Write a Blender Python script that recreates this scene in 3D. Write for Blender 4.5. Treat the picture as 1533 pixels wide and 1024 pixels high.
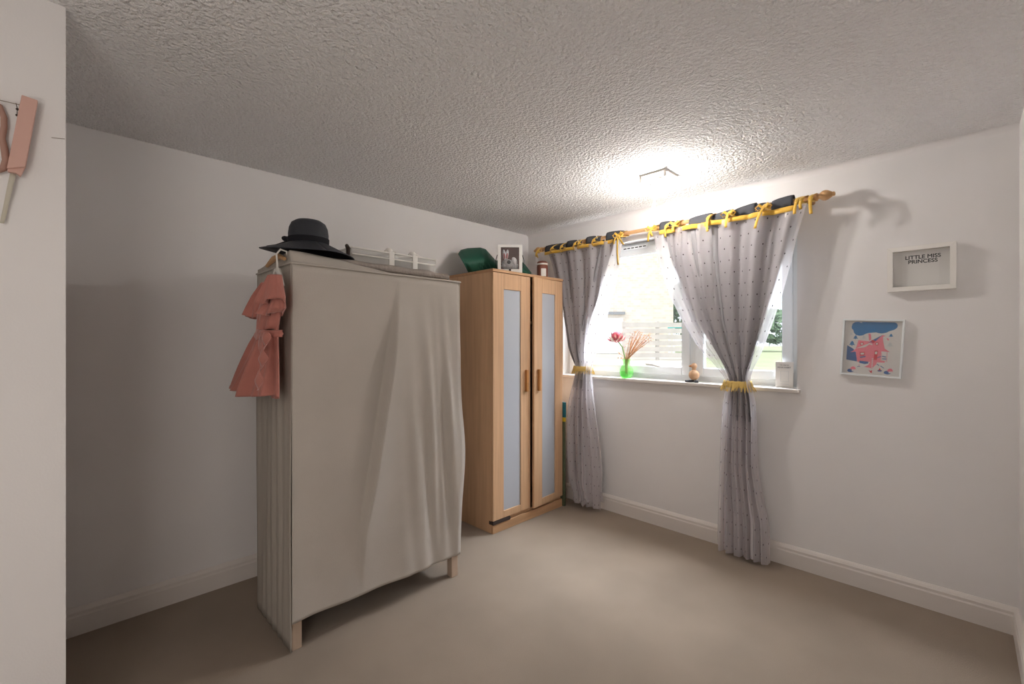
import bpy, bmesh, math, random
import numpy as np
from mathutils import Vector, Matrix
random.seed(7)
for o in list(bpy.data.objects): bpy.data.objects.remove(o)
SC = bpy.context.scene
COL = SC.collection
R = math.radians
S = math.sqrt(.5)
# ------------------------------------------------------------------ camera
CX, CY, CZ, F = 2.92, -3.14, 1.36, 675.0
HC = 2.37                                   # ceiling height
cam_d = bpy.data.cameras.new('camera'); cam = bpy.data.objects.new('camera', cam_d); COL.objects.link(cam)
cam.location = (CX, CY, CZ); cam.rotation_euler = (R(90), 0, R(45))
cam_d.sensor_width = 36; cam_d.lens = F*36/1533; cam_d.clip_start = .02; cam_d.clip_end = 300
SC.camera = cam
# ------------------------------------------------------------------ world, sun, lights, exposure
W = bpy.data.worlds.new('world'); SC.world = W; W.use_nodes = True
bg = W.node_tree.nodes['Background']; bg.inputs[0].default_value = (.84, .92, 1, 1); bg.inputs[1].default_value = .85
def light(kind, name, loc, energy, color, **kw):
    d = bpy.data.lights.new(name, kind); o = bpy.data.objects.new(name, d); COL.objects.link(o)
    o.location = loc; d.energy = energy; d.color = color
    for k, v in kw.items(): setattr(d, k, v)
    return o
sun = light('SUN', 'sun', (0, 0, 10), 1.3, (1, .96, .9), angle=R(2))
sun.rotation_euler = (R(48), 0, R(-20))      # from behind the house, on to the garden
LAMP = Vector((1.615, -.575, 2.275))
rear_fill = light('AREA', 'assumed_rear_fill', (2.98, -3.82, 1.3), 8.6, (1, .93, .86), shape='RECTANGLE', size=.85, size_y=1.9)  # assumed fill light behind the camera
rear_fill.rotation_euler = Vector((-.8, .6, .05)).to_track_quat('-Z', 'Y').to_euler()
sky_fill = light('AREA', 'added_sky_fill', (1.3, .95, 2.95), 225, (.86, .92, 1), shape='RECTANGLE', size=2.0, size_y=1.2)  # added unseen panel outside, above the window, topping up the sky light
sky_fill.rotation_euler = (R(-36), 0, 0)
vs = SC.view_settings
vs.view_transform = 'Standard'; vs.look = 'None'; vs.gamma = 1; vs.use_curve_mapping = False; vs.exposure = 1.03
# ------------------------------------------------------------------ pixel -> point on a plane that the thing touches
def at_y(px, py, Y):
    r = (px-766.5)/F
    x = (r*(CX+Y-CY) + CX - Y + CY)/(1+r)
    d = S*(CX-x+Y-CY)
    return Vector((x, Y, CZ+(511.5-py)/F*d))
def at_x(px, py, X):
    r = (px-766.5)/F
    y = (r*(CX-X-CY) - X + CX + CY)/(1-r)
    d = S*(CX-X+y-CY)
    return Vector((X, y, CZ+(511.5-py)/F*d))
def at_d(px, py, d):
    l = (px-766.5)/F*d
    return Vector((CX-S*d+S*l, CY+S*d+S*l, CZ+(511.5-py)/F*d))
# ------------------------------------------------------------------ materials
def mat(name, col, rough=.7, metal=0, spec=.3, bump=0, bscale=60, bdetail=3, var=0, vscale=4, bdist=.01, sheen=0, trans=0, ior=1.45, emit=0, stretch=None, col2=None):
    m = bpy.data.materials.new(name); m.use_nodes = True
    nt = m.node_tree; b = nt.nodes['Principled BSDF']
    b.inputs['Base Color'].default_value = (*col, 1); b.inputs['Roughness'].default_value = rough
    b.inputs['Metallic'].default_value = metal; b.inputs['Specular IOR Level'].default_value = spec
    b.inputs['Sheen Weight'].default_value = sheen; b.inputs['Transmission Weight'].default_value = trans
    b.inputs['IOR'].default_value = ior
    if emit:
        b.inputs['Emission Color'].default_value = (*col, 1); b.inputs['Emission Strength'].default_value = emit
    src = None
    if bump or var:
        tc = nt.nodes.new('ShaderNodeTexCoord'); mp = nt.nodes.new('ShaderNodeMapping')
        nt.links.new(tc.outputs['Object'], mp.inputs[0]); src = mp.outputs[0]
        if stretch: mp.inputs['Scale'].default_value = stretch
    if var:
        n = nt.nodes.new('ShaderNodeTexNoise'); n.inputs['Scale'].default_value = vscale; n.inputs['Detail'].default_value = 5
        nt.links.new(src, n.inputs['Vector'])
        mx = nt.nodes.new('ShaderNodeMix'); mx.data_type = 'RGBA'
        c2 = col2 or tuple(max(0, c*(1-var)) for c in col)
        mx.inputs[6].default_value = (*col, 1); mx.inputs[7].default_value = (*c2, 1)
        rp = nt.nodes.new('ShaderNodeMapRange'); rp.inputs[1].default_value = .35; rp.inputs[2].default_value = .65
        nt.links.new(n.outputs[0], rp.inputs[0]); nt.links.new(rp.outputs[0], mx.inputs[0]); nt.links.new(mx.outputs[2], b.inputs['Base Color'])
    if bump:
        n = nt.nodes.new('ShaderNodeTexNoise'); n.inputs['Scale'].default_value = bscale; n.inputs['Detail'].default_value = bdetail
        nt.links.new(src, n.inputs['Vector'])
        bp = nt.nodes.new('ShaderNodeBump'); bp.inputs['Strength'].default_value = bump; bp.inputs['Distance'].default_value = bdist
        nt.links.new(n.outputs[0], bp.inputs['Height']); nt.links.new(bp.outputs[0], b.inputs['Normal'])
    return m
MT = {}
WALL = (.835, .81, .80)
MT['wall'] = mat('wall_paint', WALL, .85, bump=.06, bscale=180, var=.03, vscale=2)
MT['ceiling'] = mat('artex_ceiling', (.90, .885, .88), .9, bump=1.0, bscale=72, bdetail=2.5, bdist=.026)
MT['carpet'] = mat('carpet', (.33, .26, .20), 1, spec=.05, bump=.5, bscale=420, var=.13, vscale=2.2, bdist=.006, sheen=.2)
MT['gloss'] = mat('white_gloss', (.75, .70, .66), .35)
MT['upvc'] = mat('white_upvc', (.83, .86, .87), .3)
MT['gasket'] = mat('dark_gasket', (.06, .065, .07), .6)
MT['metal'] = mat('chrome', (.7, .7, .7), .25, metal=1)
MT['fab'] = mat('cream_cotton', (.52, .475, .425), .95, spec=.1, bump=.15, bscale=300, var=.05, vscale=5)
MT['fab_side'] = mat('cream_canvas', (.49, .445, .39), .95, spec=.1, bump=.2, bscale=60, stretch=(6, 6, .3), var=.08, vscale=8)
MT['pale_wood'] = mat('pale_pine', (.55, .42, .32), .6, var=.15, vscale=20, stretch=(1, 1, .1))
MT['birch'] = mat('birch_veneer', (.64, .40, .235), .5, var=.14, vscale=9, stretch=(4, 7, .22), bump=.04, bscale=30)
MT['birch_top'] = mat('birch_edge', (.56, .33, .18), .55, var=.2, vscale=10, stretch=(4, .3, 3))
MT['handle_wood'] = mat('honey_wood', (.50, .22, .07), .45, var=.2, vscale=14)
MT['dark'] = mat('dark_brown', (.05, .035, .03), .7)
MT['straw'] = mat('black_straw', (.034, .037, .046), .55, spec=.5, bump=.7, bscale=60, stretch=(1, 1, 8), bdist=.004)
MT['hatband'] = mat('black_ribbon', (.012, .012, .016), .8)
MT['pinkdress'] = mat('coral_chiffon', (.52, .20, .16), .9, sheen=.3, var=.12, vscale=14)
MT['white_plastic'] = mat('white_plastic', (.80, .77, .72), .4)
MT['blanket'] = mat('grey_fleece', (.38, .33, .295), 1, spec=.05, bump=.6, bscale=80, var=.18, vscale=12)
MT['linen'] = mat('folded_linen', (.72, .68, .63), .95, var=.15, vscale=14)
MT['greenpl'] = mat('green_plastic', (.022, .105, .068), .5, bump=.05, bscale=150)
MT['card_white'] = mat('white_card', (.84, .81, .77), .7)
MT['maroon'] = mat('maroon_card', (.19, .06, .05), .8)
MT['greyplush'] = mat('grey_plush', (.36, .34, .34), 1, bump=.5, bscale=250)
MT['whiteplush'] = mat('white_plush', (.78, .74, .74), 1, bump=.5, bscale=250)
MT['pinkplush'] = mat('pink_plush', (.55, .16, .16), 1, bump=.5, bscale=250)
MT['black'] = mat('black', (.012, .012, .014), .4)
MT['wax'] = mat('brown_wax', (.21, .075, .05), .35)
MT['poleW'] = mat('pine_pole', (.62, .36, .17), .4, var=.15, vscale=8, stretch=(.3, 6, 6))
MT['yellow'] = mat('yellow_ribbon', (.68, .41, .06), .55, sheen=.2)
MT['fringe'] = mat('fringe_yellow', (.66, .46, .15), .8)
MT['char'] = mat('charcoal_cloth', (.075, .078, .088), .95, spec=.1)
MT['greycloth'] = mat('grey_cotton', (.26, .25, .26), .95, spec=.08, bump=.1, bscale=400, sheen=.1)
MT['teal'] = mat('teal_card', (.02, .16, .2), .6)
MT['yellowc'] = mat('yellow_card', (.7, .5, .04), .6)
MT['greencard'] = mat('moss_card', (.10, .12, .07), .7)
MT['woodball'] = mat('beech', (.68, .42, .25), .5, var=.1, vscale=20)
MT['slate'] = mat('slate_feet', (.10, .11, .13), .7)
MT['print'] = mat('print_paper', (.70, .68, .65), .8)
MT['pblue'] = mat('print_blue', (.01, .16, .40), .8)
MT['pblue2'] = mat('print_mid_blue', (.03, .11, .32), .8)
MT['ppink'] = mat('print_pink', (.80, .20, .26), .8)
MT['pred'] = mat('print_red', (.58, .02, .04), .8)
MT['ppale'] = mat('print_pale_grey', (.55, .58, .58), .8)
MT['pinkwood'] = mat('pink_paint', (.66, .41, .345), .6)
MT['palerib'] = mat('pale_ribbon', (.58, .54, .45), .8)
MT['rosegold'] = mat('rose_brown', (.42, .25, .2), .5)
MT['steelwire'] = mat('wire', (.30, .25, .2), .4, metal=.6)
MT['bulb'] = mat('lit_bulb', (1, .95, .90), .3, emit=340)
MT['plate'] = mat('lamp_plate', (.80, .76, .70), .4)
MT['petal'] = mat('protea_petal', (.55, .12, .15), .8, var=.4, vscale=30)
MT['petalW'] = mat('protea_cream', (.75, .62, .52), .8)
MT['stalk'] = mat('dried_stalk', (.58, .33, .18), .9)
MT['stem'] = mat('stem_green', (.14, .26, .04), .6)
MT['patio'] = mat('patio_stone', (.62, .57, .50), .9, var=.12, vscale=.8)
MT['grass'] = mat('lawn', (.50, .56, .33), 1, var=.15, vscale=1.2, bump=.3, bscale=60)
MT['fence'] = mat('fence_timber', (.60, .55, .51), .9, var=.15, vscale=3)
MT['tree'] = mat('leaves', (.22, .34, .20), .9, var=.4, vscale=3)
MT['bark'] = mat('bark', (.2, .14, .1), .9)
MT['roof'] = mat('roof_tile', (.35, .22, .17), .9)
MT['housewhite'] = mat('white_door', (.85, .86, .86), .4)
MT['lintel'] = mat('grey_lintel', (.26, .27, .29), .8)
def glassy(name, col, rough, fac, tint=(1, 1, 1)):
    m = bpy.data.materials.new(name); m.use_nodes = True; nt = m.node_tree
    for n in list(nt.nodes): nt.nodes.remove(n)
    out = nt.nodes.new('ShaderNodeOutputMaterial'); mix = nt.nodes.new('ShaderNodeMixShader')
    t = nt.nodes.new('ShaderNodeBsdfTransparent'); t.inputs[0].default_value = (*tint, 1)
    g = nt.nodes.new('ShaderNodeBsdfPrincipled'); g.inputs['Base Color'].default_value = (*col, 1); g.inputs['Roughness'].default_value = rough
    mix.inputs[0].default_value = fac
    nt.links.new(t.outputs[0], mix.inputs[1]); nt.links.new(g.outputs[0], mix.inputs[2]); nt.links.new(mix.outputs[0], out.inputs[0])
    return m
MT['glass'] = glassy('window_glass', (.9, .95, .95), .02, .05)
MT['film'] = glassy('clear_film', (.86, .84, .80), .12, .36)
MT['framefilm'] = glassy('picture_glass', (.8, .8, .8), .08, .07)
MT['vase'] = glassy('green_glass', (.40, .80, .33), .05, .30, (.74, 1, .66))
m = bpy.data.materials.new('frosted_glass'); m.use_nodes = True
b = m.node_tree.nodes['Principled BSDF']; b.inputs['Base Color'].default_value = (.44, .46, .50, 1); b.inputs['Roughness'].default_value = .32
MT['frost'] = m
def sheer_mat():
    m = bpy.data.materials.new('spotted_voile'); m.use_nodes = True; nt = m.node_tree; N = nt.nodes; L = nt.links
    for n in list(N): N.remove(n)
    def math_(op, a, b=None):
        n = N.new('ShaderNodeMath'); n.operation = op
        for i, v in enumerate((a, b)):
            if v is None: continue
            if isinstance(v, (int, float)): n.inputs[i].default_value = v
            else: L.new(v, n.inputs[i])
        return n.outputs[0]
    uv = N.new('ShaderNodeUVMap'); sp = N.new('ShaderNodeSeparateXYZ'); L.new(uv.outputs[0], sp.inputs[0])
    v = math_('MULTIPLY', sp.outputs[1], 1/.075); row = math_('FLOOR', v)
    u0 = math_('MULTIPLY', sp.outputs[0], 1/.095); u = math_('ADD', u0, math_('MULTIPLY', math_('MODULO', row, 2), .5))
    du = math_('MULTIPLY', math_('SUBTRACT', math_('FRACT', u), .5), .095); dv = math_('MULTIPLY', math_('SUBTRACT', math_('FRACT', v), .5), .075)
    dd = math_('ADD', math_('MULTIPLY', du, du), math_('MULTIPLY', dv, dv))
    dot = math_('LESS_THAN', dd, .0054**2)
    mc = N.new('ShaderNodeMix'); mc.data_type = 'RGBA'; L.new(dot, mc.inputs[0])
    mc.inputs[6].default_value = (.74, .70, .72, 1); mc.inputs[7].default_value = (.10, .085, .085, 1)
    df = N.new('ShaderNodeBsdfDiffuse'); tl = N.new('ShaderNodeBsdfTranslucent'); L.new(mc.outputs[2], df.inputs[0]); L.new(mc.outputs[2], tl.inputs[0])
    m1 = N.new('ShaderNodeMixShader'); m1.inputs[0].default_value = .4; L.new(df.outputs[0], m1.inputs[1]); L.new(tl.outputs[0], m1.inputs[2])
    tr = N.new('ShaderNodeBsdfTransparent'); m2 = N.new('ShaderNodeMixShader')
    fac = math_('MAXIMUM', math_('MULTIPLY', dot, .95), .58); L.new(fac, m2.inputs[0])
    L.new(tr.outputs[0], m2.inputs[1]); L.new(m1.outputs[0], m2.inputs[2])
    out = N.new('ShaderNodeOutputMaterial'); L.new(m2.outputs[0], out.inputs[0])
    return m
MT['sheer'] = sheer_mat()
def lining_mat():
    m = bpy.data.materials.new('lower_voile'); m.use_nodes = True; nt = m.node_tree; N = nt.nodes; L = nt.links
    for n in list(N): N.remove(n)
    df = N.new('ShaderNodeBsdfDiffuse'); tl = N.new('ShaderNodeBsdfTranslucent')
    df.inputs[0].default_value = (.74, .70, .715, 1); tl.inputs[0].default_value = (.74, .70, .715, 1)
    m1 = N.new('ShaderNodeMixShader'); m1.inputs[0].default_value = .25; L.new(df.outputs[0], m1.inputs[1]); L.new(tl.outputs[0], m1.inputs[2])
    out = N.new('ShaderNodeOutputMaterial'); L.new(m1.outputs[0], out.inputs[0])
    return m
MT['lining'] = lining_mat()
def brick_mat():
    m = mat('cream_brick', (.72, .64, .56), .9); nt = m.node_tree
    tc = nt.nodes.new('ShaderNodeTexCoord'); br = nt.nodes.new('ShaderNodeTexBrick'); mp = nt.nodes.new('ShaderNodeMapping')
    mp.inputs['Rotation'].default_value = (R(90), 0, 0)
    nt.links.new(tc.outputs['Object'], mp.inputs[0]); nt.links.new(mp.outputs[0], br.inputs['Vector'])
    br.inputs['Color1'].default_value = (.70, .58, .49, 1); br.inputs['Color2'].default_value = (.80, .72, .62, 1); br.inputs['Mortar'].default_value = (.74, .70, .64, 1)
    br.inputs['Scale'].default_value = 2.2; br.inputs['Mortar Size'].default_value = .02
    nt.links.new(br.outputs[0], nt.nodes['Principled BSDF'].inputs['Base Color'])
    return m
MT['brick'] = brick_mat()
# ------------------------------------------------------------------ mesh helpers
class MB:
    def __init__(s): s.v = []; s.f = []; s.uv = None
    def add(s, vs, fs):
        n = len(s.v); s.v += [tuple(p) for p in vs]; s.f += [tuple(i+n for i in q) for q in fs]; return s
    def box(s, x0, x1, y0, y1, z0, z1, M=None):
        vs = [Vector((x, y, z)) for z in (z0, z1) for y in (y0, y1) for x in (x0, x1)]
        if M is not None: vs = [M @ p for p in vs]
        return s.add(vs, [(0, 2, 3, 1), (4, 5, 7, 6), (0, 1, 5, 4), (2, 6, 7, 3), (0, 4, 6, 2), (1, 3, 7, 5)])
    def tube(s, pts, rad, n=8, cap=True, flat=1.0):
        pts = [Vector(p) for p in pts]; k = len(pts); rs = rad if isinstance(rad, (list, tuple)) else [rad]*k
        vs = []; up = None
        for i, p in enumerate(pts):
            t = (pts[min(i+1, k-1)]-pts[max(i-1, 0)]).normalized()
            if up is None: up = Vector((0, 0, 1)) if abs(t.z) < .9 else Vector((1, 0, 0))
            a = (up - t*up.dot(t)).normalized(); up = a; b = t.cross(a)
            for j in range(n):
                q = 2*math.pi*j/n; vs.append(p+a*math.cos(q)*rs[i]+b*math.sin(q)*rs[i]*flat)
        fs = [(i*n+j, i*n+(j+1) % n, (i+1)*n+(j+1) % n, (i+1)*n+j) for i in range(k-1) for j in range(n)]
        if cap: fs += [tuple(range(n))[::-1], tuple((k-1)*n+j for j in range(n))]
        return s.add(vs, fs)
    def lathe(s, prof, n=24, M=None, closed=False):
        vs = []; k = len(prof)
        for (r, z) in prof:
            for j in range(n):
                a = 2*math.pi*j/n; p = Vector((r*math.cos(a), r*math.sin(a), z)); vs.append(M @ p if M is not None else p)
        fs = [(i*n+j, i*n+(j+1) % n, (i+1)*n+(j+1) % n, (i+1)*n+j) for i in range(k-1) for j in range(n)]
        if not closed:
            if prof[0][0] > 1e-4: fs.append(tuple(range(n))[::-1])
            if prof[-1][0] > 1e-4: fs.append(tuple((k-1)*n+j for j in range(n)))
        return s.add(vs, fs)
    def ball(s, c, r, n=16, M=None):
        rx, ry, rz = r if isinstance(r, (tuple, list)) else (r, r, r); c = Vector(c); k = n//2
        vs = []; Q = M or Matrix.Identity(3)
        for i in range(1, k):
            t = math.pi*i/k
            for j in range(n):
                a = 2*math.pi*j/n; vs.append(c+Q @ Vector((rx*math.sin(t)*math.cos(a), ry*math.sin(t)*math.sin(a), rz*math.cos(t))))
        vs += [c+Q @ Vector((0, 0, rz)), c+Q @ Vector((0, 0, -rz))]; T, B = len(vs)-2, len(vs)-1
        fs = [(i*n+j, (i+1)*n+j, (i+1)*n+(j+1) % n, i*n+(j+1) % n) for i in range(k-2) for j in range(n)]
        fs += [(T, j, (j+1) % n) for j in range(n)] + [(B, (k-2)*n+(j+1) % n, (k-2)*n+j) for j in range(n)]
        return s.add(vs, fs)
    def grid(s, fn, nu, nv, uvfn=None):
        n = len(s.v)
        for j in range(nv+1):
            for i in range(nu+1): s.v.append(tuple(fn(i/nu, j/nv)))
        for j in range(nv):
            for i in range(nu):
                a = n+j*(nu+1)+i; s.f.append((a, a+1, a+nu+2, a+nu+1))
        if uvfn:
            s.uv = (s.uv or []) + [uvfn(i/nu, j/nv) for j in range(nv+1) for i in range(nu+1)]
        return s
    def poly(s, pts, off):       # extruded polygon: pts 3-D, thickness vector off
        k = len(pts); off = Vector(off)
        vs = [Vector(p) for p in pts]; vs += [p+off for p in vs]
        return s.add(vs, [tuple(range(k)), tuple(range(2*k-1, k-1, -1))]+[(i, i+k, (i+1) % k+k, (i+1) % k) for i in range(k)])
    def build(s, name, m, parent=None, smooth=False, bevel=0, solid=0, subs=0, world=True, label=None):
        me = bpy.data.meshes.new(name); me.from_pydata(s.v, [], s.f)
        if s.uv:
            ul = me.uv_layers.new(name='UVMap')
            idx = [0]*len(me.loops); me.loops.foreach_get('vertex_index', idx)
            ul.data.foreach_set('uv', [c for i in idx for c in s.uv[i]])
        bm = bmesh.new(); bm.from_mesh(me)
        if bevel: bmesh.ops.bevel(bm, geom=list(bm.edges), offset=bevel, segments=2, affect='EDGES', profile=.5, clamp_overlap=True)
        if not s.uv: bmesh.ops.recalc_face_normals(bm, faces=bm.faces)
        bm.to_mesh(me); bm.free()
        if smooth:
            me.polygons.foreach_set('use_smooth', [True]*len(me.polygons)); me.set_sharp_from_angle(angle=R(40 if smooth is True else smooth))
        me.materials.append(MT[m] if isinstance(m, str) else m)
        o = bpy.data.objects.new(name, me); COL.objects.link(o)
        if solid:
            md = o.modifiers.new('solid', 'SOLIDIFY'); md.thickness = solid; md.offset = 0
        if parent is not None:
            o.parent = parent
            if world: o.matrix_parent_inverse = Matrix.Translation(-parent.location)
        if label: o['label'] = label
        return o
def tag(o, label=None, cat=None, group=None, kind=None):
    if label: o['label'] = label
    if cat: o['category'] = cat
    if group: o['group'] = group
    if kind: o['kind'] = kind
    return o
def thing(name, label, cat, loc, group=None, rz=0):
    o = bpy.data.objects.new(name, None); COL.objects.link(o); o.location = loc; o.rotation_euler = (0, 0, rz); o.empty_display_size = .05
    return tag(o, label, cat, group)
def struct(o): return tag(o, kind='structure')
def ip(z, tab): tab = sorted(tab); return float(np.interp(z, [t[0] for t in tab], [t[1] for t in tab]))
# ------------------------------------------------------------------ the room
RW, YB = 3.105, -4.4                           # right wall, wall behind the camera
AX, AY = 1.005, -3.13                          # corner of the wall return on the left
WX0, WX1, WZ0, WZ1 = .42, 2.213, 1.055, 2.145    # window opening
struct(MB().box(-.2, RW+.2, YB-.2, .22, -.12, 0).build('floor', 'carpet'))
struct(MB().box(-.2, RW+.2, YB-.2, .22, HC, HC+.2).build('ceiling', 'ceiling'))
struct(MB().box(-.2, 0, AY-.2, .22, 0, HC).build('wall_left', 'wall'))
wb = MB()
wb.box(0, WX0, 0, .22, 0, HC).box(WX1, RW, 0, .22, 0, HC).box(WX0, WX1, 0, .22, 0, WZ0).box(WX0, WX1, 0, .22, WZ1, HC)
struct(wb.build('wall_back', 'wall'))
struct(MB().box(RW, RW+.2, YB-.2, .22, 0, HC).build('wall_right', 'wall'))
struct(MB().box(AX, RW, YB-.2, YB, 0, HC).build('wall_front', 'wall'))
struct(MB().box(-.2, AX, YB-.2, AY, 0, HC).build('wall_return', 'wall'))
def skirting(name, path):
    # profile extruded along a straight run: path = (p0, p1, inward normal)
    p0, p1, n = Vector(path[0]), Vector(path[1]), Vector(path[2])
    prof = [(0, 0), (.020, 0), (.020, .085), (.017, .093), (.017, .106), (.010, .118), (.004, .125), (0, .125)]
    mb = MB(); k = len(prof)
    vs = [p + n*a + Vector((0, 0, z)) for p in (p0, p1) for a, z in prof]
    mb.add(vs, [(i, (i+1) % k, (i+1) % k+k, i+k) for i in range(k)]+[tuple(range(k)), tuple(range(2*k-1, k-1, -1))])
    return struct(mb.build(name, 'gloss'))
skirting('baseboard_left', ((0, AY, 0), (0, 0, 0), (1, 0, 0)))
skirting('baseboard_back', ((.0, 0, 0), (RW, 0, 0), (0, -1, 0)))
skirting('baseboard_right', ((RW, YB, 0), (RW, 0, 0), (-1, 0, 0)))
# small plaster cove where the window wall meets the ceiling
cv = MB(); pr = [(0, 0), (0, -.034)] + [(.034-.034*math.cos(a), -.034+.034*math.sin(a)) for a in np.linspace(0, math.pi/2, 7)[1:]]
k = len(pr); cv.add([Vector((x, -a, HC+b)) for x in (0, RW) for a, b in pr], [(i, (i+1) % k, (i+1) % k+k, i+k) for i in range(k)])
struct(cv.build('trim_1', 'wall', smooth=True))
# ------------------------------------------------------------------ window
w1 = bpy.data.objects.new('window_1', None); COL.objects.link(w1); w1.location = ((WX0+WX1)/2, .1, WZ0); struct(w1)
MX = 1.545
def ring(mb, x0, x1, z0, z1, y0, y1, w, wb_=None, wt=None):
    wb_ = wb_ or w; wt = wt or w
    mb.box(x0, x0+w, y0, y1, z0, z1); mb.box(x1-w, x1, y0, y1, z0, z1); mb.box(x0+w, x1-w, y0, y1, z0, z0+wb_); mb.box(x0+w, x1-w, y0, y1, z1-wt, z1); return mb
fz0 = WZ0+.022
fr = ring(MB(), WX0, WX1, fz0, WZ1, .085, .15, .05); fr.box(MX-.03, MX+.03, .085, .15, fz0+.05, WZ1-.05)
fr.build('window_frame', 'upvc', w1, bevel=.004)
for x0, x1 in ((WX0+.05, MX-.03), (MX+.03, WX1-.05)):
    sz0, sz1 = fz0+.04, WZ1-.04
    s_ = ring(MB(), x0-.01, x1+.01, sz0, sz1, .066, .12, .058).build('sash', 'upvc', w1, bevel=.005)
    ring(MB(), x0+.043, x1-.043, sz0+.053, sz1-.053, .07, .074, .006).build('gasket', 'gasket', s_)
    MB().box(x0+.045, x1-.045, .09, .096, sz0+.055, sz1-.055).build('pane', 'glass', s_)
MB().box(WX0-.035, WX1+.018, -.032, .085, WZ0-.004, WZ0+.022).build('window_sill', 'gloss', w1, bevel=.006)
h = at_y(978, 545, .06)
hb = MB().box(h.x-.05, h.x+.012, .045, .062, h.z-.012, h.z+.012)
hb.tube([(h.x-.04, .05, h.z), (h.x-.035, .025, h.z+.004), (h.x+.02, .018, h.z), (h.x+.075, .02, h.z-.012)], [.011, .012, .011, .008], 8)
hb.build('window_handle', 'white_plastic', w1, smooth=True)
v = at_y(947, 371, .06)
vt = MB().box(v.x-.09, v.x+.13, .052, .066, v.z-.012, v.z+.012)
vt.build('vent', 'upvc', w1, bevel=.003)
vs_ = MB()
for i in range(6): vs_.box(v.x-.075+i*.034, v.x-.05+i*.034, .0505, .053, v.z-.004, v.z+.004)
vs_.build('vent_slot', 'gasket', w1)
# ------------------------------------------------------------------ garden outside
GZ = .78
struct(MB().box(-45, 40, .22, 70, GZ-.3, GZ).build('ground', 'patio'))
g0 = at_d(1012, 540, 10.0)
lw = MB().poly([(at_d(px, 511.5, d).xy.to_3d()+Vector((0, 0, GZ+.005))) for px, d in ((1040, 6.5), (1500, 6.5), (1500, 60), (1000, 60), (1000, 26), (1035, 16))], (0, 0, .02))
tag(lw.build('lawn', 'grass'), kind='structure')
# neighbouring house facing the window
hd = 22.0
def camrot(d, px, z):      # frame with origin on a point at depth d, x along camera right, y away
    p = at_d(px, 511.5, d); return Vector((p.x, p.y, z))
hl = thing('neighbour_house', 'cream brick house seen across the patio through the window', 'house', camrot(hd, 1008, GZ), rz=R(45))
MB().box(-15, 0, 0, 8, 0, 6.5).build('wall', 'brick', hl, world=False)
rf = MB().poly([(-15.3, -.4, 6.5), (.3, -.4, 6.5), (.3, 4, 9.2), (-15.3, 4, 9.2)], (0, 0, .2)); rf.poly([(-15.3, 8.4, 6.5), (.3, 8.4, 6.5), (.3, 4, 9.2), (-15.3, 4, 9.2)], (0, 0, .2))
rf.build('roof', 'roof', hl, world=False)
dx0, dx1 = (891-1008)/F*hd, (932-1008)/F*hd
dr = ring(MB(), dx0, dx1, .02, 1.75, -.08, .02, .09).box((dx0+dx1)/2-.07, (dx0+dx1)/2+.07, -.08, .02, .1, 1.7).build('patio_door', 'housewhite', hl, world=False)
for a, b_ in ((dx0+.09, (dx0+dx1)/2-.07), ((dx0+dx1)/2+.07, dx1-.09)):
    MB().box(a, b_, -.03, -.01, .1, 1.66).build('pane', mat('pale_pane', (.9, .92, .93), .1), dr, world=False)
MB().box(dx0+.1, dx1+.1, -.12, .02, 1.92, 2.05).build('lintel', 'lintel', hl, world=False)
# slatted fence
fd = 14.5
fn = thing('garden_fence', 'pale weathered slatted timber fence in front of the brick house', 'fence', camrot(fd, 934, GZ), rz=R(45))
L_ = (1075-934)/F*fd
for x in (0.0, L_*.36, L_*.68, L_):
    MB().box(x-.05, x+.05, 0, .1, 0, 1.25).build('post', 'fence', fn, world=False, bevel=.01)
for i in range(6):
    z = .08+i*.195
    MB().box(-.05, L_+.05, -.03, -.002, z, z+.15).build('slat', 'fence', fn, world=False)
# shrubs and a tree beyond the house corner
def tree(label, px, d, h, r, n, cat='tree', trunk=True, name='garden_tree'):
    t = thing(name, label, cat, camrot(d, px, GZ), rz=R(45)); rr = random.Random(px)
    if trunk: MB().tube([(0, 0, 0), (.05, 0, h*.35), (0, .05, h*.7)], [.16, .12, .07], 8).build('trunk', 'bark', t, world=False)
    mb = MB(); qs = []
    for i in range(n):
        a, b_ = rr.uniform(0, 6.283), rr.uniform(-1, 1); q = r*rr.uniform(.55, 1)
        c = Vector((q*math.cos(a)*math.sqrt(1-b_*b_), q*math.sin(a)*math.sqrt(1-b_*b_), h*.62+b_*h*.38))
        s1 = rr.uniform(.18, .36)*r*.7; u = Vector((rr.gauss(0, 1), rr.gauss(0, 1), rr.gauss(0, 1))).normalized(); w_ = u.orthogonal().normalized()
        mb.add([c-u*s1, c+w_*s1*.5, c+u*s1, c-w_*s1*.5], [(0, 1, 2, 3)])
    mb.build('foliage', 'tree', t, world=False)
tree('dark green tree beyond the right corner of the brick house', 1030, 30, 4.6, 1.7, 500)
tree('green bush on the lawn seen right of the tied curtain', 1160, 26, 2.4, 1.6, 420, 'bush', False, 'garden_bush')
tb = thing('garden_table', 'teal garden table beside the end of the fence', 'table', camrot(17.5, 1017, GZ), rz=R(45))
MB().box(-.35, .75, -.3, .3, 1.12, 1.2).build('tabletop', mat('teal_paint', (.05, .45, .45), .5), tb, world=False)
for x in (-.3, .7):
    for y in (-.25, .25): MB().box(x-.03, x+.03, y-.03, y+.03, 0, 1.12).build('leg', MT['housewhite'], tb, world=False)
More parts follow.
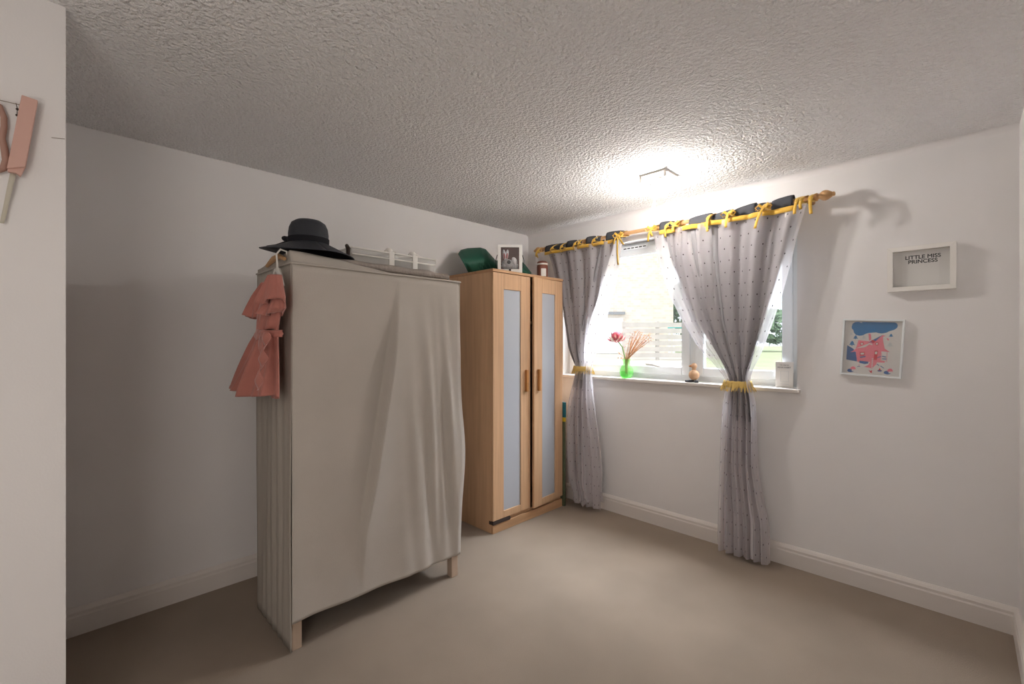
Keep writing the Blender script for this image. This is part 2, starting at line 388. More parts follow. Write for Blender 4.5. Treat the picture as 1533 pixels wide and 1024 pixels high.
# ------------------------------------------------------------------ ceiling lamp
cl = thing('ceiling_lamp', 'lit bare bulb on a square plate on the textured ceiling', 'lamp', (LAMP.x, LAMP.y, HC))
MB().box(LAMP.x-.085, LAMP.x+.085, LAMP.y-.085, LAMP.y+.085, HC-.014, HC).build('plate', 'plate', cl, bevel=.003)
for sx in (-1, 1):
    for sy in (-1, 1): MB().box(LAMP.x+sx*.078-.008, LAMP.x+sx*.078+.008, LAMP.y+sy*.078-.004, LAMP.y+sy*.078+.004, HC-.045, HC-.014).build('clip', 'plate', cl)
MB().lathe([(.02, HC-.014), (.022, HC-.03), (.016, HC-.04)], 16, Matrix.Translation((LAMP.x, LAMP.y, 0))).build('holder', 'white_plastic', cl, smooth=True)
bl = MB().ball((LAMP.x, LAMP.y, LAMP.z-.006), (.027, .027, .031), 16).build('bulb', 'bulb', cl, smooth=True); bl.visible_shadow = True
tg = MB()
for dx, l in ((-.022, .075), (-.006, .092)):
    p = Vector((LAMP.x-.02, LAMP.y-.01, LAMP.z-.035)); q = p+Vector((dx, dx*.3, -l))
    tg.poly([p+Vector((-.003, 0, 0)), p+Vector((.003, 0, 0)), q+Vector((.004, 0, 0)), q+Vector((-.004, 0, 0))], (0, .001, 0))
tg.build('cord_tail', 'white_plastic', cl)
# ------------------------------------------------------------------ curtain pole
RZ, RY = 2.187, -.095
xa, xb = at_y(812, 373, RY).x, at_y(1220, 294, RY).x
cp = thing('curtain_pole', 'turned pine curtain pole with carved finials above the window', 'curtain pole', (1.3, 0, RZ))
RX = Matrix.Translation((0, RY, RZ)) @ Matrix.Rotation(R(90), 4, 'Y')
MB().tube([(xa, RY, RZ), (xb, RY, RZ)], .0145, 16).build('rod', 'poleW', cp, smooth=True)
fin = [(.0145, 0), (.021, .002), (.022, .010), (.016, .014), (.014, .020), (.019, .026), (.027, .038), (.029, .050), (.025, .064), (.016, .078), (.012, .084), (.013, .089), (.010, .095), (0, .097)]
for x, sg in ((xa, -1), (xb, 1)):
    M_ = Matrix.Translation((x, RY, RZ)) @ Matrix.Rotation(R(90*sg), 4, 'Y')
    MB().lathe(fin, 20, M_).build('finial', 'poleW', cp, smooth=True)
for x in (xa+.06, xb-.03):
    MB().tube([(x, 0, RZ-.005), (x, RY+.01, RZ-.02)], [.014, .011], 10).build('bracket', 'poleW', cp, smooth=True)
def torus(mb, c, Rr, r, n=20, k=8, axis='X'):
    pts = []
    for i in range(n):
        a = 2*math.pi*i/n
        for j in range(k):
            q = 2*math.pi*j/k; rr = Rr+r*math.cos(q); h_ = r*math.sin(q)
            p = {'X': (h_, rr*math.cos(a), rr*math.sin(a)), 'Z': (rr*math.cos(a), rr*math.sin(a), h_), 'Y': (rr*math.cos(a), h_, rr*math.sin(a))}[axis]
            pts.append(Vector(c)+Vector(p))
    return mb.add(pts, [(i*k+j, ((i+1) % n)*k+j, ((i+1) % n)*k+(j+1) % k, i*k+(j+1) % k) for i in range(n) for j in range(k)])
for px in (866, 894):
    x = at_y(px, 365, RY).x; mb = torus(MB(), (0, 0, 0), .024, .005, axis='X'); Q = Matrix.Rotation(R(55), 3, 'Z')
    mb.v = [tuple(Q @ Vector(p)+Vector((x, RY-.012, RZ-.006))) for p in mb.v]
    mb.build('ring', 'white_plastic', cp, smooth=True, label='small pale ring on the pole')
# ------------------------------------------------------------------ curtains
def smooth_tab(pts, Y, z0, z1, n):
    t = [(p.z, p.x) for p in (at_y(a, b_, Y) for a, b_ in pts)]
    zs = np.linspace(z0, z1, n); t.sort(); xs = np.interp(zs, [q[0] for q in t], [q[1] for q in t])
    for _ in range(3):
        xs[1:-1] = (xs[:-2]+xs[1:-1]*2+xs[2:])/4
    return xs
def sheet(name, m, parent, L, Rr, Y, z0, z1, folds, amp, flat, ph=0, nu=150, nv=90, solid=0, wob=.3):
    xl = smooth_tab(L, Y, z0, z1, nv+1); xr = smooth_tab(Rr, Y, z0, z1, nv+1)
    def fn(u, v_):
        j = int(round(v_*nv)); z = z0+(z1-z0)*v_; w = xr[j]-xl[j]
        uu = u+.012*math.sin(7*u+3*v_+ph)
        A = amp(z); a = 2*math.pi*folds*uu+ph
        y = Y + A*(math.sin(a)+wob*math.sin(2.3*a+1.7*v_+ph)+.25*math.sin(.37*a+5*v_))
        return (xl[j]+w*u+.25*A*math.cos(a)*min(1, w*4)*(1 if .02 < u < .98 else 0), y, z)
    mb = MB().grid(fn, nu, nv, lambda u, v_: (u*flat, (z0-z1)*v_))
    return mb.build(name, m, parent, smooth=180, solid=solid), fn
YC = -.120
def band(fn, v0, v1, nu, off):       # a ribbon that follows the top edge of a sheet
    return MB().grid(lambda u, t: Vector((fn(u, 0)[0], YC+off+.35*(fn(u, 0)[1]-YC), fn(u, 0)[2]))+Vector((0, 0, -(v0+(v1-v0)*t))), nu, 1)
def ribbon_tie(parent, px, py, tails, big=False):
    x = at_y(px, py, RY).x; rr = random.Random(px); mb = MB(); c = Vector((x, RY, RZ))
    for k in range(3 if big else 2):          # turns of ribbon round the pole
        o = (k-.5)*.012
        n = 16
        mb.add([c+Vector((o+s_*.008+.006*math.sin(2*math.pi*i/n+k), .021*math.cos(2*math.pi*i/n) if math.cos(2*math.pi*i/n) > 0 else .080*math.cos(2*math.pi*i/n), .021*math.sin(2*math.pi*i/n)-.002+.020*min(0, math.cos(2*math.pi*i/n)))) for i in range(n) for s_ in (-1, 1)],
               [(2*i, 2*((i+1) % n), 2*((i+1) % n)+1, 2*i+1) for i in range(n)])
    kn = c+Vector((0, -.088, -.030)); mb.ball(kn, (.013, .010, .012), 10)
    if big:
        for sg in (-1, 1):                    # bow loops
            mb.tube([kn, kn+Vector((sg*.025, -.008, .022)), kn+Vector((sg*.045, -.006, .008)), kn+Vector((sg*.03, -.008, -.012)), kn], .008, 6, flat=.3)
    for dx, l in tails:
        p0 = kn; w = .0085; rows = 6
        mb.grid(lambda u, t: p0+Vector(((u-.5)*2*w+dx*t**.8, -.008-.012*math.sin(t*3)-.004*(u-.5), -l*t)), 1, rows)
    o = mb.build('ribbon_tie', 'yellow', parent, smooth=50, solid=.0015); return o
def flap(parent, pxa, pxb, ha, hb):
    xs0, xs1 = at_y(pxa, 350, RY).x, at_y(pxb, 350, RY).x
    def fn(u, t):
        h_ = ha+(hb-ha)*u+.006*math.sin(u*3.1); a = math.pi*t
        return (xs0+(xs1-xs0)*u, RY-.030*math.cos(a)-.003*math.sin(9*u), RZ-.052+(h_+.052)*math.sin(a)**.5 if t < .5 else RZ-.02+(h_+.02)*math.sin(a)**.55)
    MB().grid(fn, 8, 16).build('header_flap', 'char', parent, smooth=180, solid=.002)
# left curtain
lc = thing('curtain', 'grey spotted curtain tied back beside the birch wardrobe', 'curtain', (.72, YC, 0), 'pair of tied-back window curtains')
gl, gr = [(817, 372), (824, 391), (842, 468), (853, 522), (863, 545), (866, 552), (861, 566), (857, 582)], [(926, 352), (922, 366), (912, 400), (900, 440), (885, 480), (876, 515), (875, 535), (880, 550), (884, 575), (888, 590)]
zt = 2.137
ampU = lambda z: .024 if z > 1.5 else .024+.010*(1.5-z)/.4 if z > 1.1 else .030
p_, fL = sheet('panel', 'greycloth', lc, gl, gr, YC, zt, .985, 4.5, ampU, 1.2, .4)
sl, sr = [(817, 372), (824, 391), (841, 468), (852, 522), (862, 545), (863, 552), (857, 575), (850, 600), (847, 634), (847, 681), (850, 716), (858, 736)], [(936, 349), (933, 366), (925, 421), (917, 448), (911, 473), (900, 517), (886, 547), (886, 556), (889, 590), (894, 625), (898, 652), (902, 692), (903, 720), (900, 735)]
sheet('voile_overlay', 'sheer', lc, sl, sr, YC-.034, zt, .045, 4.5, lambda z: .014 if z > 1.2 else .02, 1.3, 1.1)
sheet('voile_lower', 'lining', lc, [(865, 552), (862, 575), (856, 600), (852, 634), (851, 681), (853, 716), (860, 736)], [(883, 552), (886, 590), (889, 625), (893, 652), (897, 692), (899, 720), (898, 735)], YC+.012, 1.10, .06, 4.5, lambda z: .018+.014*(1.1-z), 1.0, 2.0, solid=.002)
band(fL, -.006, .020, 120, -.046).build('ribbon_trim', 'yellow', lc, smooth=180, solid=.002)
for a in ((819, 850, .024, .014), (851, 874, .028, .012), (880, 902, .030, .014), (910, 934, .034, .024)): flap(lc, *a)
for a in ((815, 373, ((-.01, .05), (.01, .06))), (836, 370, ((.0, .03),)), (850, 368, ((.006, .045),)), (870, 366, ((0, .05),)), (876, 363, ((.01, .03),)), (898, 358, ((0, .04),)), (935, 350, ((-.035, .06), (.05, .075), (.004, .22)), True)): ribbon_tie(lc, *a)
# the swept hem on the carpet
hp = [at_y(862, 737, -.15), at_y(868, 752, -.15), at_y(876, 757, -.15), at_y(886, 748, -.15), at_y(894, 742, -.15), at_y(902, 733, -.15)]
def hem(u, t):
    k = u*(len(hp)-1); i = min(int(k), len(hp)-2); q = hp[i].lerp(hp[i+1], k-i); z = max(.012, q.z)
    return Vector((q.x, -.15+.03*math.sin(9*u)-.02*t, .10*(1-t)+z*t))
MB().grid(hem, 30, 6).build('hem', 'sheer', lc, smooth=180, solid=.002)
# right curtain
rc = thing('curtain', 'grey spotted curtain tied back between window panes, hem near the carpet', 'curtain', (1.92, YC, 0), 'pair of tied-back window curtains')
gl, gr = [(989, 350), (1003, 390), (1022, 433), (1033, 459), (1046, 486), (1073, 525), (1092, 558), (1094, 570), (1094, 585), (1100, 632)], [(1193, 305), (1184, 347), (1173, 390), (1158, 440), (1142, 492), (1131, 530), (1120, 560), (1119, 572), (1125, 590), (1130, 628)]
p_, fR = sheet('panel', 'greycloth', rc, gl, gr, YC, zt, .87, 5.5, lambda z: ampU(z)*1.2, 1.5, 2.2)
sl, sr = [(979, 352), (987, 395), (1002, 440), (1019, 475), (1044, 517), (1077, 553), (1090, 567), (1089, 580), (1084, 592), (1081, 640), (1079, 700), (1077, 760), (1076, 800), (1078, 838)], [(1207, 305), (1194, 347), (1183, 395), (1171, 440), (1157, 482), (1140, 528), (1122, 562), (1122, 575), (1130, 598), (1132, 640), (1133, 700), (1142, 750), (1150, 785), (1151, 826)]
sheet('voile_overlay', 'sheer', rc, sl, sr, YC-.036, zt, .03, 5.5, lambda z: .016 if z > 1.2 else .022, 1.5, 4.1)
sheet('voile_lower', 'lining', rc, [(1091, 575), (1087, 592), (1084, 640), (1082, 700), (1080, 760), (1079, 800), (1080, 838)], [(1121, 575), (1127, 598), (1129, 640), (1130, 700), (1138, 750), (1146, 785), (1147, 826)], YC+.014, 1.08, .035, 3.5, lambda z: .018+.018*(1.1-z), 1.0, .6, solid=.002)
band(fR, -.006, .024, 140, -.046).build('ribbon_trim', 'yellow', rc, smooth=180, solid=.002)
for a in ((990, 1010, .030, .020), (1034, 1066, .016, .026), (1068, 1098, .006, .022), (1100, 1133, .016, .034), (1134, 1150, .022, .018), (1157, 1189, .024, .036)): flap(rc, *a)
MB().box(at_y(1175, 315, -.16).x, at_y(1187, 315, -.16).x, -.163, -.162, 2.085, 2.135).build('care_label', 'card_white', rc)
for a in ((984, 355, ((-.02, .085), (.01, .05)), True), (1006, 350, ((0, .075),)), (1018, 348, ((0, .05), (.03, .02)), True), (1068, 335, ((0, .085),)), (1098, 326, ((-.012, .08),), True), (1150, 316, ((-.045, .115),), True), (1199, 306, ((-.01, .07),)), (1205, 305, ((0, .05),)), (1219, 296, ((.004, .085),))): ribbon_tie(rc, *a)
def tieback(px0, px1, py, label):
    a, b_ = at_y(px0, py, YC), at_y(px1, py, YC); c = (a+b_)/2; rx, ry = (b_.x-a.x)/2+.006, .062
    c.y = YC-.012
    t = thing('curtain_tieback', label, 'tieback', c, 'yellow fringed curtain tiebacks')
    n = 40
    def rg(u, v_):
        q = 2*math.pi*u; return c+Vector((rx*math.cos(q), ry*math.sin(q), .02*(1-2*v_)+.002*math.sin(14*q)))
    MB().grid(rg, n, 3).build('band', 'fringe', t, smooth=180, solid=.005)
    fr_ = MB(); rr = random.Random(px0)
    for i in range(110):
        q = 2*math.pi*(i+rr.random())/110; p = c+Vector(((rx+.005)*math.cos(q), (ry+.005)*math.sin(q), .012*rr.random()))
        d = Vector((math.cos(q)*.022*rr.random(), math.sin(q)*.018, -.038-.016*rr.random())); w = Vector((-math.sin(q), math.cos(q), 0))*.0028
        fr_.add([p-w, p+w, p+d+w*.3+Vector((rr.uniform(-.006, .006), 0, 0)), p+d-w*.3], [(0, 1, 2, 3)])
    tag(fr_.build('fringe', 'fringe', t), kind='stuff')
tieback(863, 885, 551, 'yellow fringed tieback around the curtain by the wardrobe')
tieback(1087, 1124, 574, 'yellow fringed tieback around the curtain nearest the pictures')
# ------------------------------------------------------------------ fabric wardrobe
FX, FX0, FY0, FY1, FT = .85, .37, -2.43, -1.50, 1.712
fw = thing('fabric_wardrobe', 'tall cream fabric covered wardrobe with draped front flaps', 'wardrobe', ((FX+FX0)/2, (FY0+FY1)/2, 0))
LEGW = .045
for x in (FX0+.004, FX-LEGW-.012):
    for y in (FY0+.004, FY1-LEGW-.004): MB().box(x, x+LEGW, y, y+LEGW, 0, .3).build('leg', 'pale_wood', fw, bevel=.003)
for z in (.25, FT-.03):
    for q in ((FX0+.05, FX-.06, FY0+.012, FY0+.04), (FX0+.05, FX-.06, FY1-.04, FY1-.012), (FX0+.012, FX0+.04, FY0+.05, FY1-.05), (FX-.05, FX-.02, FY0+.05, FY1-.05)):
        MB().box(*q, z, z+.03).build('rail', 'pale_wood', fw)
def sidefn(y, sg):
    def f(u, v_):
        z = FT*(1-v_)+.004*v_ if sg < 0 else FT*(1-v_)+.13*v_
        w = .005*math.sin(40*u)*math.sin(math.pi*u)+.006*math.sin(11*u+4*v_)*math.sin(math.pi*v_)
        bul = .0 if sg < 0 else .045*math.exp(-((z-.72)/.28)**2)*math.sin(math.pi*min(1, u*1.2))
        return (FX0+(FX-FX0)*u, y+sg*(w*.7+bul), z)
    return f
MB().grid(sidefn(FY0, -1), 40, 40).build('side_cover', 'fab_side', fw, smooth=180, solid=.003)
MB().grid(sidefn(FY1, 1), 40, 40).build('side_cover', 'fab', fw, smooth=180, solid=.003)
MB().grid(lambda u, v_: (FX0, FY0+(FY1-FY0)*u, FT*(1-v_)+.1*v_), 2, 2).build('back_cover', 'fab', fw, solid=.003)
MB().grid(lambda u, v_: (FX0+(FX-FX0)*u, FY0+(FY1-FY0)*v_, FT-.004*math.sin(math.pi*u)*math.sin(math.pi*v_)), 10, 10).build('top_cover', 'fab', fw, smooth=180, solid=.003)
def step(t): t = max(0, min(1, t)); return t*t*(3-2*t)
def ffront(u, v_):
    y = FY0+(FY1-FY0)*u; z = FT+(.13-FT)*v_
    e = .575-.235*min(1, v_*1.25)                       # edge of the overlapping flap, slanting down to the left
    dx = .004*math.sin(6*v_)*math.sin(math.pi*u)
    fade = step(v_*3)*(1-step((v_-.62)*2.6))
    d = u-e
    dx += .078*fade*(step((d+.012)/.026))*math.exp(-max(0, d)/.11)
    dx += .012*step((u-.55)*5)*math.sin(46*(u-.18*v_)+1.0)*step(v_*2)*(1-.6*step((v_-.5)*2))
    dx += .012*math.sin(17*u+2*v_+1)*step(v_*1.5)*(1-.5*v_)
    dx += .007*math.sin(90*u-10*v_)*math.exp(-((u-.86)/.12)**2)*step(v_*2)*(1-step((v_-.7)*3))
    dx += .020*math.exp(-((v_-.55)/.3)**2)*step((u-.7)*3.5)
    ed = .032*step((u-.93)*14)*math.exp(-((z-.74)/.26)**2)
    tuck = -.006 if v_ < .012 else 0
    return (FX+.006+dx*math.sin(math.pi*min(1, u*8)/2)+tuck-.012*step((u-.97)*33), y+ed, z+.003*math.sin(7*u)*step((v_-.8)*5))
MB().grid(ffront, 150, 110).build('front_flap', 'fab', fw, smooth=180, solid=.003)
# piping along the top seam and the raised rim of the cover
sm = MB().tube([(FX0, FY0-.004, FT-.006), (FX+.004, FY0-.004, FT-.006)], .005, 6); sm.tube([(FX+.006, FY0-.004, FT-.006), (FX+.008, FY1, FT-.006)], .005, 6)
sm.build('seam', 'fab', fw, smooth=True)
def rimz(s): return FT-.004+.055*(1-step((s-.02)*.9))
def rim_front(u, v_): return (FX-.004-.02*v_+.003*math.sin(20*u), FY0+(FY1-FY0)*.62*u, FT-.008+(rimz(u)-FT+.008)*v_)
def rim_side(u, v_): return (FX-.004-(FX-FX0)*u-.02*v_*(1-u), FY0+.002+.004*math.sin(9*u), FT-.008+(FT+.052-.035*u-FT+.008)*v_)
MB().grid(rim_front, 40, 6).build('rim', 'fab', fw, smooth=180, solid=.003)
MB().grid(rim_side, 30, 6).build('rim', 'fab_side', fw, smooth=180, solid=.003)
# ------------------------------------------------------------------ things on the fabric wardrobe
BZ = FT+.058
def blanket(u, v_):
    y = FY0+.04+(FY1-.03-FY0-.04)*u
    a = 2*math.pi*v_; cs, sn = math.cos(a), math.sin(a)
    e = math.copysign(abs(cs)**.35, cs); f_ = math.copysign(abs(sn)**.6, sn)
    hgt = .026*(1-.15*step((u-.75)*4)); k = (1-step((abs(u-.5)-.49)*100)*.9)
    return ((FX+FX0)/2-.005+.205*e*k, y, FT+.004+hgt+hgt*f_*k+.003*math.sin(25*u)*max(0, f_))
tag(MB().grid(blanket, 60, 28).build('folded_blanket', 'blanket', smooth=60), 'folded grey brown fleece blanket on the fabric wardrobe, under the hat', 'blanket')
hc = Vector((.66, -2.285, 0)); HZ = FT+.004+.055
ht = thing('sun_hat', 'wide brimmed black straw sun hat on the fabric wardrobe', 'hat', (hc.x, hc.y, HZ))
def brim(u, v_):
    a = 2*math.pi*u; r = .085+(.212-.085)*v_
    # camera right is (S,S): the brim lifts on the left and dips on the right
    lift = -.018*v_**1.3*math.cos(a-R(45)) + .010*v_*math.sin(2*a+.6)
    z = HZ+.066-.055*v_**.9+lift+.002
    return (hc.x+r*math.cos(a), hc.y+r*math.sin(a), max(z, HZ+.003))
MB().grid(brim, 64, 12).build('brim', 'straw', ht, smooth=180, solid=.004)
MB().lathe([(.088, HZ+.061), (.090, HZ+.077), (.091, HZ+.112), (.087, HZ+.142), (.077, HZ+.165), (.058, HZ+.178), (.030, HZ+.183), (0, HZ+.184)], 40, Matrix.Translation((hc.x, hc.y, 0))).build('crown', 'straw', ht, smooth=60)
MB().lathe([(.090, HZ+.063), (.0935, HZ+.064), (.0945, HZ+.092), (.091, HZ+.093)], 40, Matrix.Translation((hc.x, hc.y, 0)), closed=True).build('hat_band', 'hatband', ht, smooth=True)
bo = hc+Vector((-S*.088, -S*.088-.01, HZ+.080)); bw = MB().ball(bo, (.014, .014, .013), 10)
for dz, q in ((.012, 20), (-.012, -25)):
    M_ = Matrix.Rotation(R(45), 3, 'Z') @ Matrix.Rotation(R(q), 3, 'Y'); bw.ball(bo+Vector((-.015, -.006, dz)), (.024, .008, .014), 10, M_)
bw.tube([bo, bo+Vector((-.05, -.04, -.022)), bo+Vector((-.09, -.07, -.028))], [.006, .009, .010], 6, flat=.4)
bw.build('bow', 'hatband', ht, smooth=True)
# clear storage bag
by0, by1, bx0, bx1 = -2.055, -1.50, .385, .62; bz0, bz1 = BZ+.002, BZ+.098
sb = thing('storage_bag', 'clear plastic storage bag of folded linen beside the sun hat', 'bag', ((bx0+bx1)/2, (by0+by1)/2, bz0))
MB().box(bx0, bx1, by0, by1, bz0, bz1).build('plastic_shell', 'film', sb, bevel=.012)
pip = MB()
for z in (bz0+.004, bz1-.002, (bz0+bz1)/2+.012):
    pip.tube([(bx1, by0+.01, z), (bx1, by1-.01, z)], .0045, 6)
    if z != (bz0+bz1)/2+.012: pip.tube([(bx0, by0+.01, z), (bx0, by1-.01, z)], .0045, 6); pip.tube([(bx0, by0+.005, z), (bx1, by0+.005, z)], .0045, 6); pip.tube([(bx0, by1-.005, z), (bx1, by1-.005, z)], .0045, 6)
pip.build('piping', 'white_plastic', sb, smooth=True)
for y in (by0+.245, by0+.40):
    mb = MB().box(bx1-.002, bx1+.005, y-.016, y+.016, bz0, bz1+.004).box(bx0, bx1, y-.016, y+.016, bz1, bz1+.005)
    mb.ball((bx1-.02, y-.005, bz1+.013), (.02, .022, .018), 10).tube([(bx1-.02, y-.03, bz1+.008), (bx1-.02, y, bz1+.016), (bx1-.01, y+.035, bz1+.006)], .007, 6)
    mb.build('strap', 'white_plastic', sb, smooth=True)
for i, (a, b_) in enumerate(((by0+.025, by0+.27), (by0+.29, by1-.02))):
    for k in range(3):
        z = bz0+.006+k*.026; MB().box(bx0+.03, bx1-.03-.01*k, a+.01*k, b_-.006*k, z, z+.023).build('folded_sheet', 'linen' if (i+k) % 2 else 'blanket', sb, bevel=.009)
MB().tube([(bx1-.02, by0-.004, bz0), (bx1, by0-.012, bz0+.05), (bx1-.01, by0-.006, bz1-.01), (bx1-.05, by0+.005, bz1+.012)], [.008, .010, .012, .010], 8).build('zip_pull', 'dark', sb, smooth=True)
# hangers and dress on the left side
hk = at_y(417, 398, FY0-.03)
hx = hk.x
hg = thing('coat_hanger', 'white plastic hanger holding the coral dress', 'hanger', (hx, FY0-.03, 1.66))
yq = FY0-.035
MB().tube([(hx, FY0+.012, FT+.02), (hx+.004, FY0+.002, FT+.052), (hx+.004, yq+.012, FT+.058), (hx+.002, yq-.004, FT+.035), (hx, yq, FT-.005), (hx, yq, FT-.035)], .0042, 8).build('hook', 'white_plastic', hg, smooth=True)
MB().tube([(hx-.10, yq, FT-.115), (hx-.05, yq, FT-.075), (hx-.008, yq, FT-.035), (hx+.008, yq, FT-.035), (hx+.045, yq, FT-.07), (hx+.075, yq, FT-.11)], [.006, .009, .012, .012, .009, .006], 8).build('shoulder', 'white_plastic', hg, smooth=True)
wh = thing('wooden_hanger', 'curved wooden hanger tucked beneath the hat brim', 'hanger', (.71, FY0+.015, FT+.04))
MB().tube([(.56, FY0-.012, FT+.012), (.66, FY0-.012, FT+.034), (.73, FY0-.012, FT+.036), (.80, FY0-.012, FT+.016)], [.008, .013, .013, .008], 8).build('shoulder', 'poleW', wh, smooth=True)
YD = FY0-.06
def dtab(pts): return [(p.z, p.x) for p in (at_y(a, b_, YD) for a, b_ in pts)]
dr_ = thing('dress', "child's coral pink ruffled dress hanging on the fabric wardrobe", 'dress', (hx-.05, YD, 1.15))
def dress_part(name, Lp, Rp, z0, z1, amp, n, depth, nv=24, nu=70, ph=0, off=0):
    TL, TR = dtab(Lp), dtab(Rp)
    def f(u, v_):
        z = z0+(z1-z0)*v_; a, b_ = ip(z, TL), ip(z, TR); A = amp*(.25+.75*v_)
        q = 2*math.pi*u; c = (a+b_)/2; w = (b_-a)/2; cs = math.cos(q)
        rip = (math.sin(n*q+ph+1.2*v_)+.45*math.sin(2.6*n*q+2*ph-v_))*A
        return (c+w*cs, YD+off-(depth*(.6+.4*v_)*math.sin(q) if math.sin(q) > 0 else .55*depth*math.sin(q)*.5) - rip*max(.15, math.sin(q)), z+.010*math.sin(3*q+ph)*step((v_-.9)*10))
    return MB().grid(f, nu, nv).build(name, 'pinkdress', dr_, smooth=180, solid=.0015)
zz = lambda px, py: at_y(px, py, YD).z
dress_part('bodice', [(409, 418), (400, 440), (393, 470), (394, 493)], [(421, 414), (424, 440), (418, 478), (415, 497)], zz(415, 416), zz(404, 496), .006, 9, .045)
dress_part('skirt', [(393, 493), (381, 514), (366, 550), (352, 583)], [(415, 499), (416, 540), (417, 585)], zz(404, 495), zz(385, 587), .034, 9, .050, nv=36, nu=180, ph=.6)
def ruffle(name, Lp, Rp, z0, z1, ph, off): return dress_part(name, Lp, Rp, z0, z1, .016, 7, .055, nv=14, ph=ph, off=off)
ruffle('ruffle_sleeve', [(416, 412), (408, 440), (405, 450)], [(424, 410), (430, 444), (428, 455)], zz(421, 412), zz(418, 452), .3, -.012)
ruffle('ruffle_sleeve', [(413, 440), (408, 455), (405, 468)], [(426, 445), (427, 460), (421, 470)], zz(418, 445), zz(414, 470), 1.3, -.002)
ruffle('ruffle_sleeve', [(405, 423), (393, 442), (386, 469)], [(409, 425), (403, 445), (397, 472)], zz(405, 424), zz(391, 474), 2.2, -.004)
# wrap flounce down the skirt, sash and bow
fl0, fl1 = at_y(402, 497, YD-.055), at_y(399, 583, YD-.085)
MB().grid(lambda u, v_: fl0.lerp(fl1, v_)+Vector(((u-.5)*.05+.007*math.sin(v_*17), -.010*math.sin(v_*17+u*3)-.026*v_-.006, 0)), 6, 60).build('flounce', 'pinkdress', dr_, smooth=180, solid=.0015)
sa, sbx = at_y(391, 497, YD-.03), at_y(416, 500, YD-.03)
MB().grid(lambda u, v_: (sa.x+(sbx.x-sa.x)*u, YD-.012-.05*math.sin(math.pi*u)-.003*math.sin(v_*9), sa.z+.006-.028*v_), 20, 4).build('sash', 'pinkdress', dr_, smooth=180, solid=.003)
bk = at_y(393, 498, YD-.045); kb = MB().ball(bk, (.02, .014, .016), 10)
t0, t1 = bk, at_y(391, 523, YD-.07)
kb.grid(lambda u, v_: t0.lerp(t1, v_)+Vector(((u-.5)*(.03+.09*v_*(1.15-v_)), -.004, -.03*u*v_)), 4, 8)
t2 = at_y(379, 502, YD-.05)
kb.grid(lambda u, v_: t0.lerp(t2, v_)+Vector((0, -.004*math.sin(5*v_), (u-.5)*.034*(.4+math.sin(math.pi*v_)))), 4, 8)
kb.build('bow', 'pinkdress', dr_, smooth=60, solid=.002)
# ------------------------------------------------------------------ birch wardrobe
BX0, BX1, BY0, BY1, BT = .07, .555, -.985, -.205, 1.88
bwd = thing('birch_wardrobe', 'birch two door wardrobe with frosted panels in the corner', 'wardrobe', ((BX0+BX1)/2, (BY0+BY1)/2, 0))
MB().box(BX0, BX1, BY0, BY0+.02, .0, BT-.02).build('side_panel', 'birch', bwd, bevel=.002)
MB().box(BX0, BX1, BY1-.02, BY1, .0, BT-.02).build('side_panel', 'birch', bwd, bevel=.002)
MB().box(BX0, BX1+.024, BY0-.004, BY1+.004, BT-.02, BT).build('top_panel', 'birch_top', bwd, bevel=.002)
MB().box(BX0, BX0+.008, BY0+.02, BY1-.02, .05, BT-.02).build('back_panel', 'birch', bwd)
MB().box(BX0, BX1, BY0+.02, BY1-.02, .06, .08).build('bottom_panel', 'birch', bwd)
MB().box(BX0+.01, BX1-.02, BY0+.02, BY1-.02, 1.5, 1.52).build('shelf', 'birch', bwd)
MB().box(BX1-.03, BX1+.018, BY0+.001, BY1-.001, 0, .062).build('plinth', 'birch_top', bwd, bevel=.002)
MB().box(BX1-.02, BX1+.0235, BY0-.0015, BY0+.17, .064, .088).build('shadow_strip', 'dark', bwd, label='dark strip drawn as the shadow gap along the foot of the near door')  # dark box put in as the shadow gap between side panel and plinth
def door(yh, sg, ang):
    w = (BY1-BY0)/2-.003; z0, z1 = .09, BT-.024; t = .019
    st, rl = .105, .115; d = bpy.data.objects.new('door', None)
    a0, a1 = (0, w) if sg > 0 else (-w, 0)
    M_ = Matrix.Translation((BX1+.002, yh, 0)) @ Matrix.Rotation(R(ang), 4, 'Z')
    f = MB()
    inner0, inner1 = a0+st, a1-st
    f.box(0, t, a0, inner0, z0, z1, M_).box(0, t, inner1, a1, z0, z1, M_).box(0, t, inner0, inner1, z1-rl, z1, M_).box(0, t, inner0, inner1, z0, z0+.05, M_)
    do = f.build('door', 'birch', bwd, bevel=.0025)
    MB().box(.005, .011, inner0-.004, inner1+.004, z0+.046, z1-rl+.004, M_).build('frosted_panel', 'frost', do)
    hy = (a1-.05) if sg > 0 else (a0+.05)
    MB().box(t, t+.022, hy-.011, hy+.011, .985, 1.15, M_).build('handle', 'handle_wood', do, bevel=.003)
    for ch in do.children: ch.matrix_parent_inverse = do.matrix_world.inverted() if False else Matrix.Identity(4)
door(BY0+.001, 1, 0)
door(BY1-.001, -1, 5)
# thin stack behind the far side of the wardrobe
ns = thing('toy_box', 'narrow teal and yellow box wedged between birch wardrobe and curtain', 'box', (.60, -.16, 0))
q0 = at_y(846, 640, -.17)
MB().box(.535, q0.x+.012, -.197, -.178, 0, .70).build('lower_panel', 'greencard', ns, bevel=.002)
MB().box(.535, q0.x+.016, -.198, -.177, .70, .735).build('band', 'yellowc', ns, bevel=.002)
MB().box(.535, q0.x+.018, -.198, -.177, .735, .86).build('lid', 'teal', ns, bevel=.002)
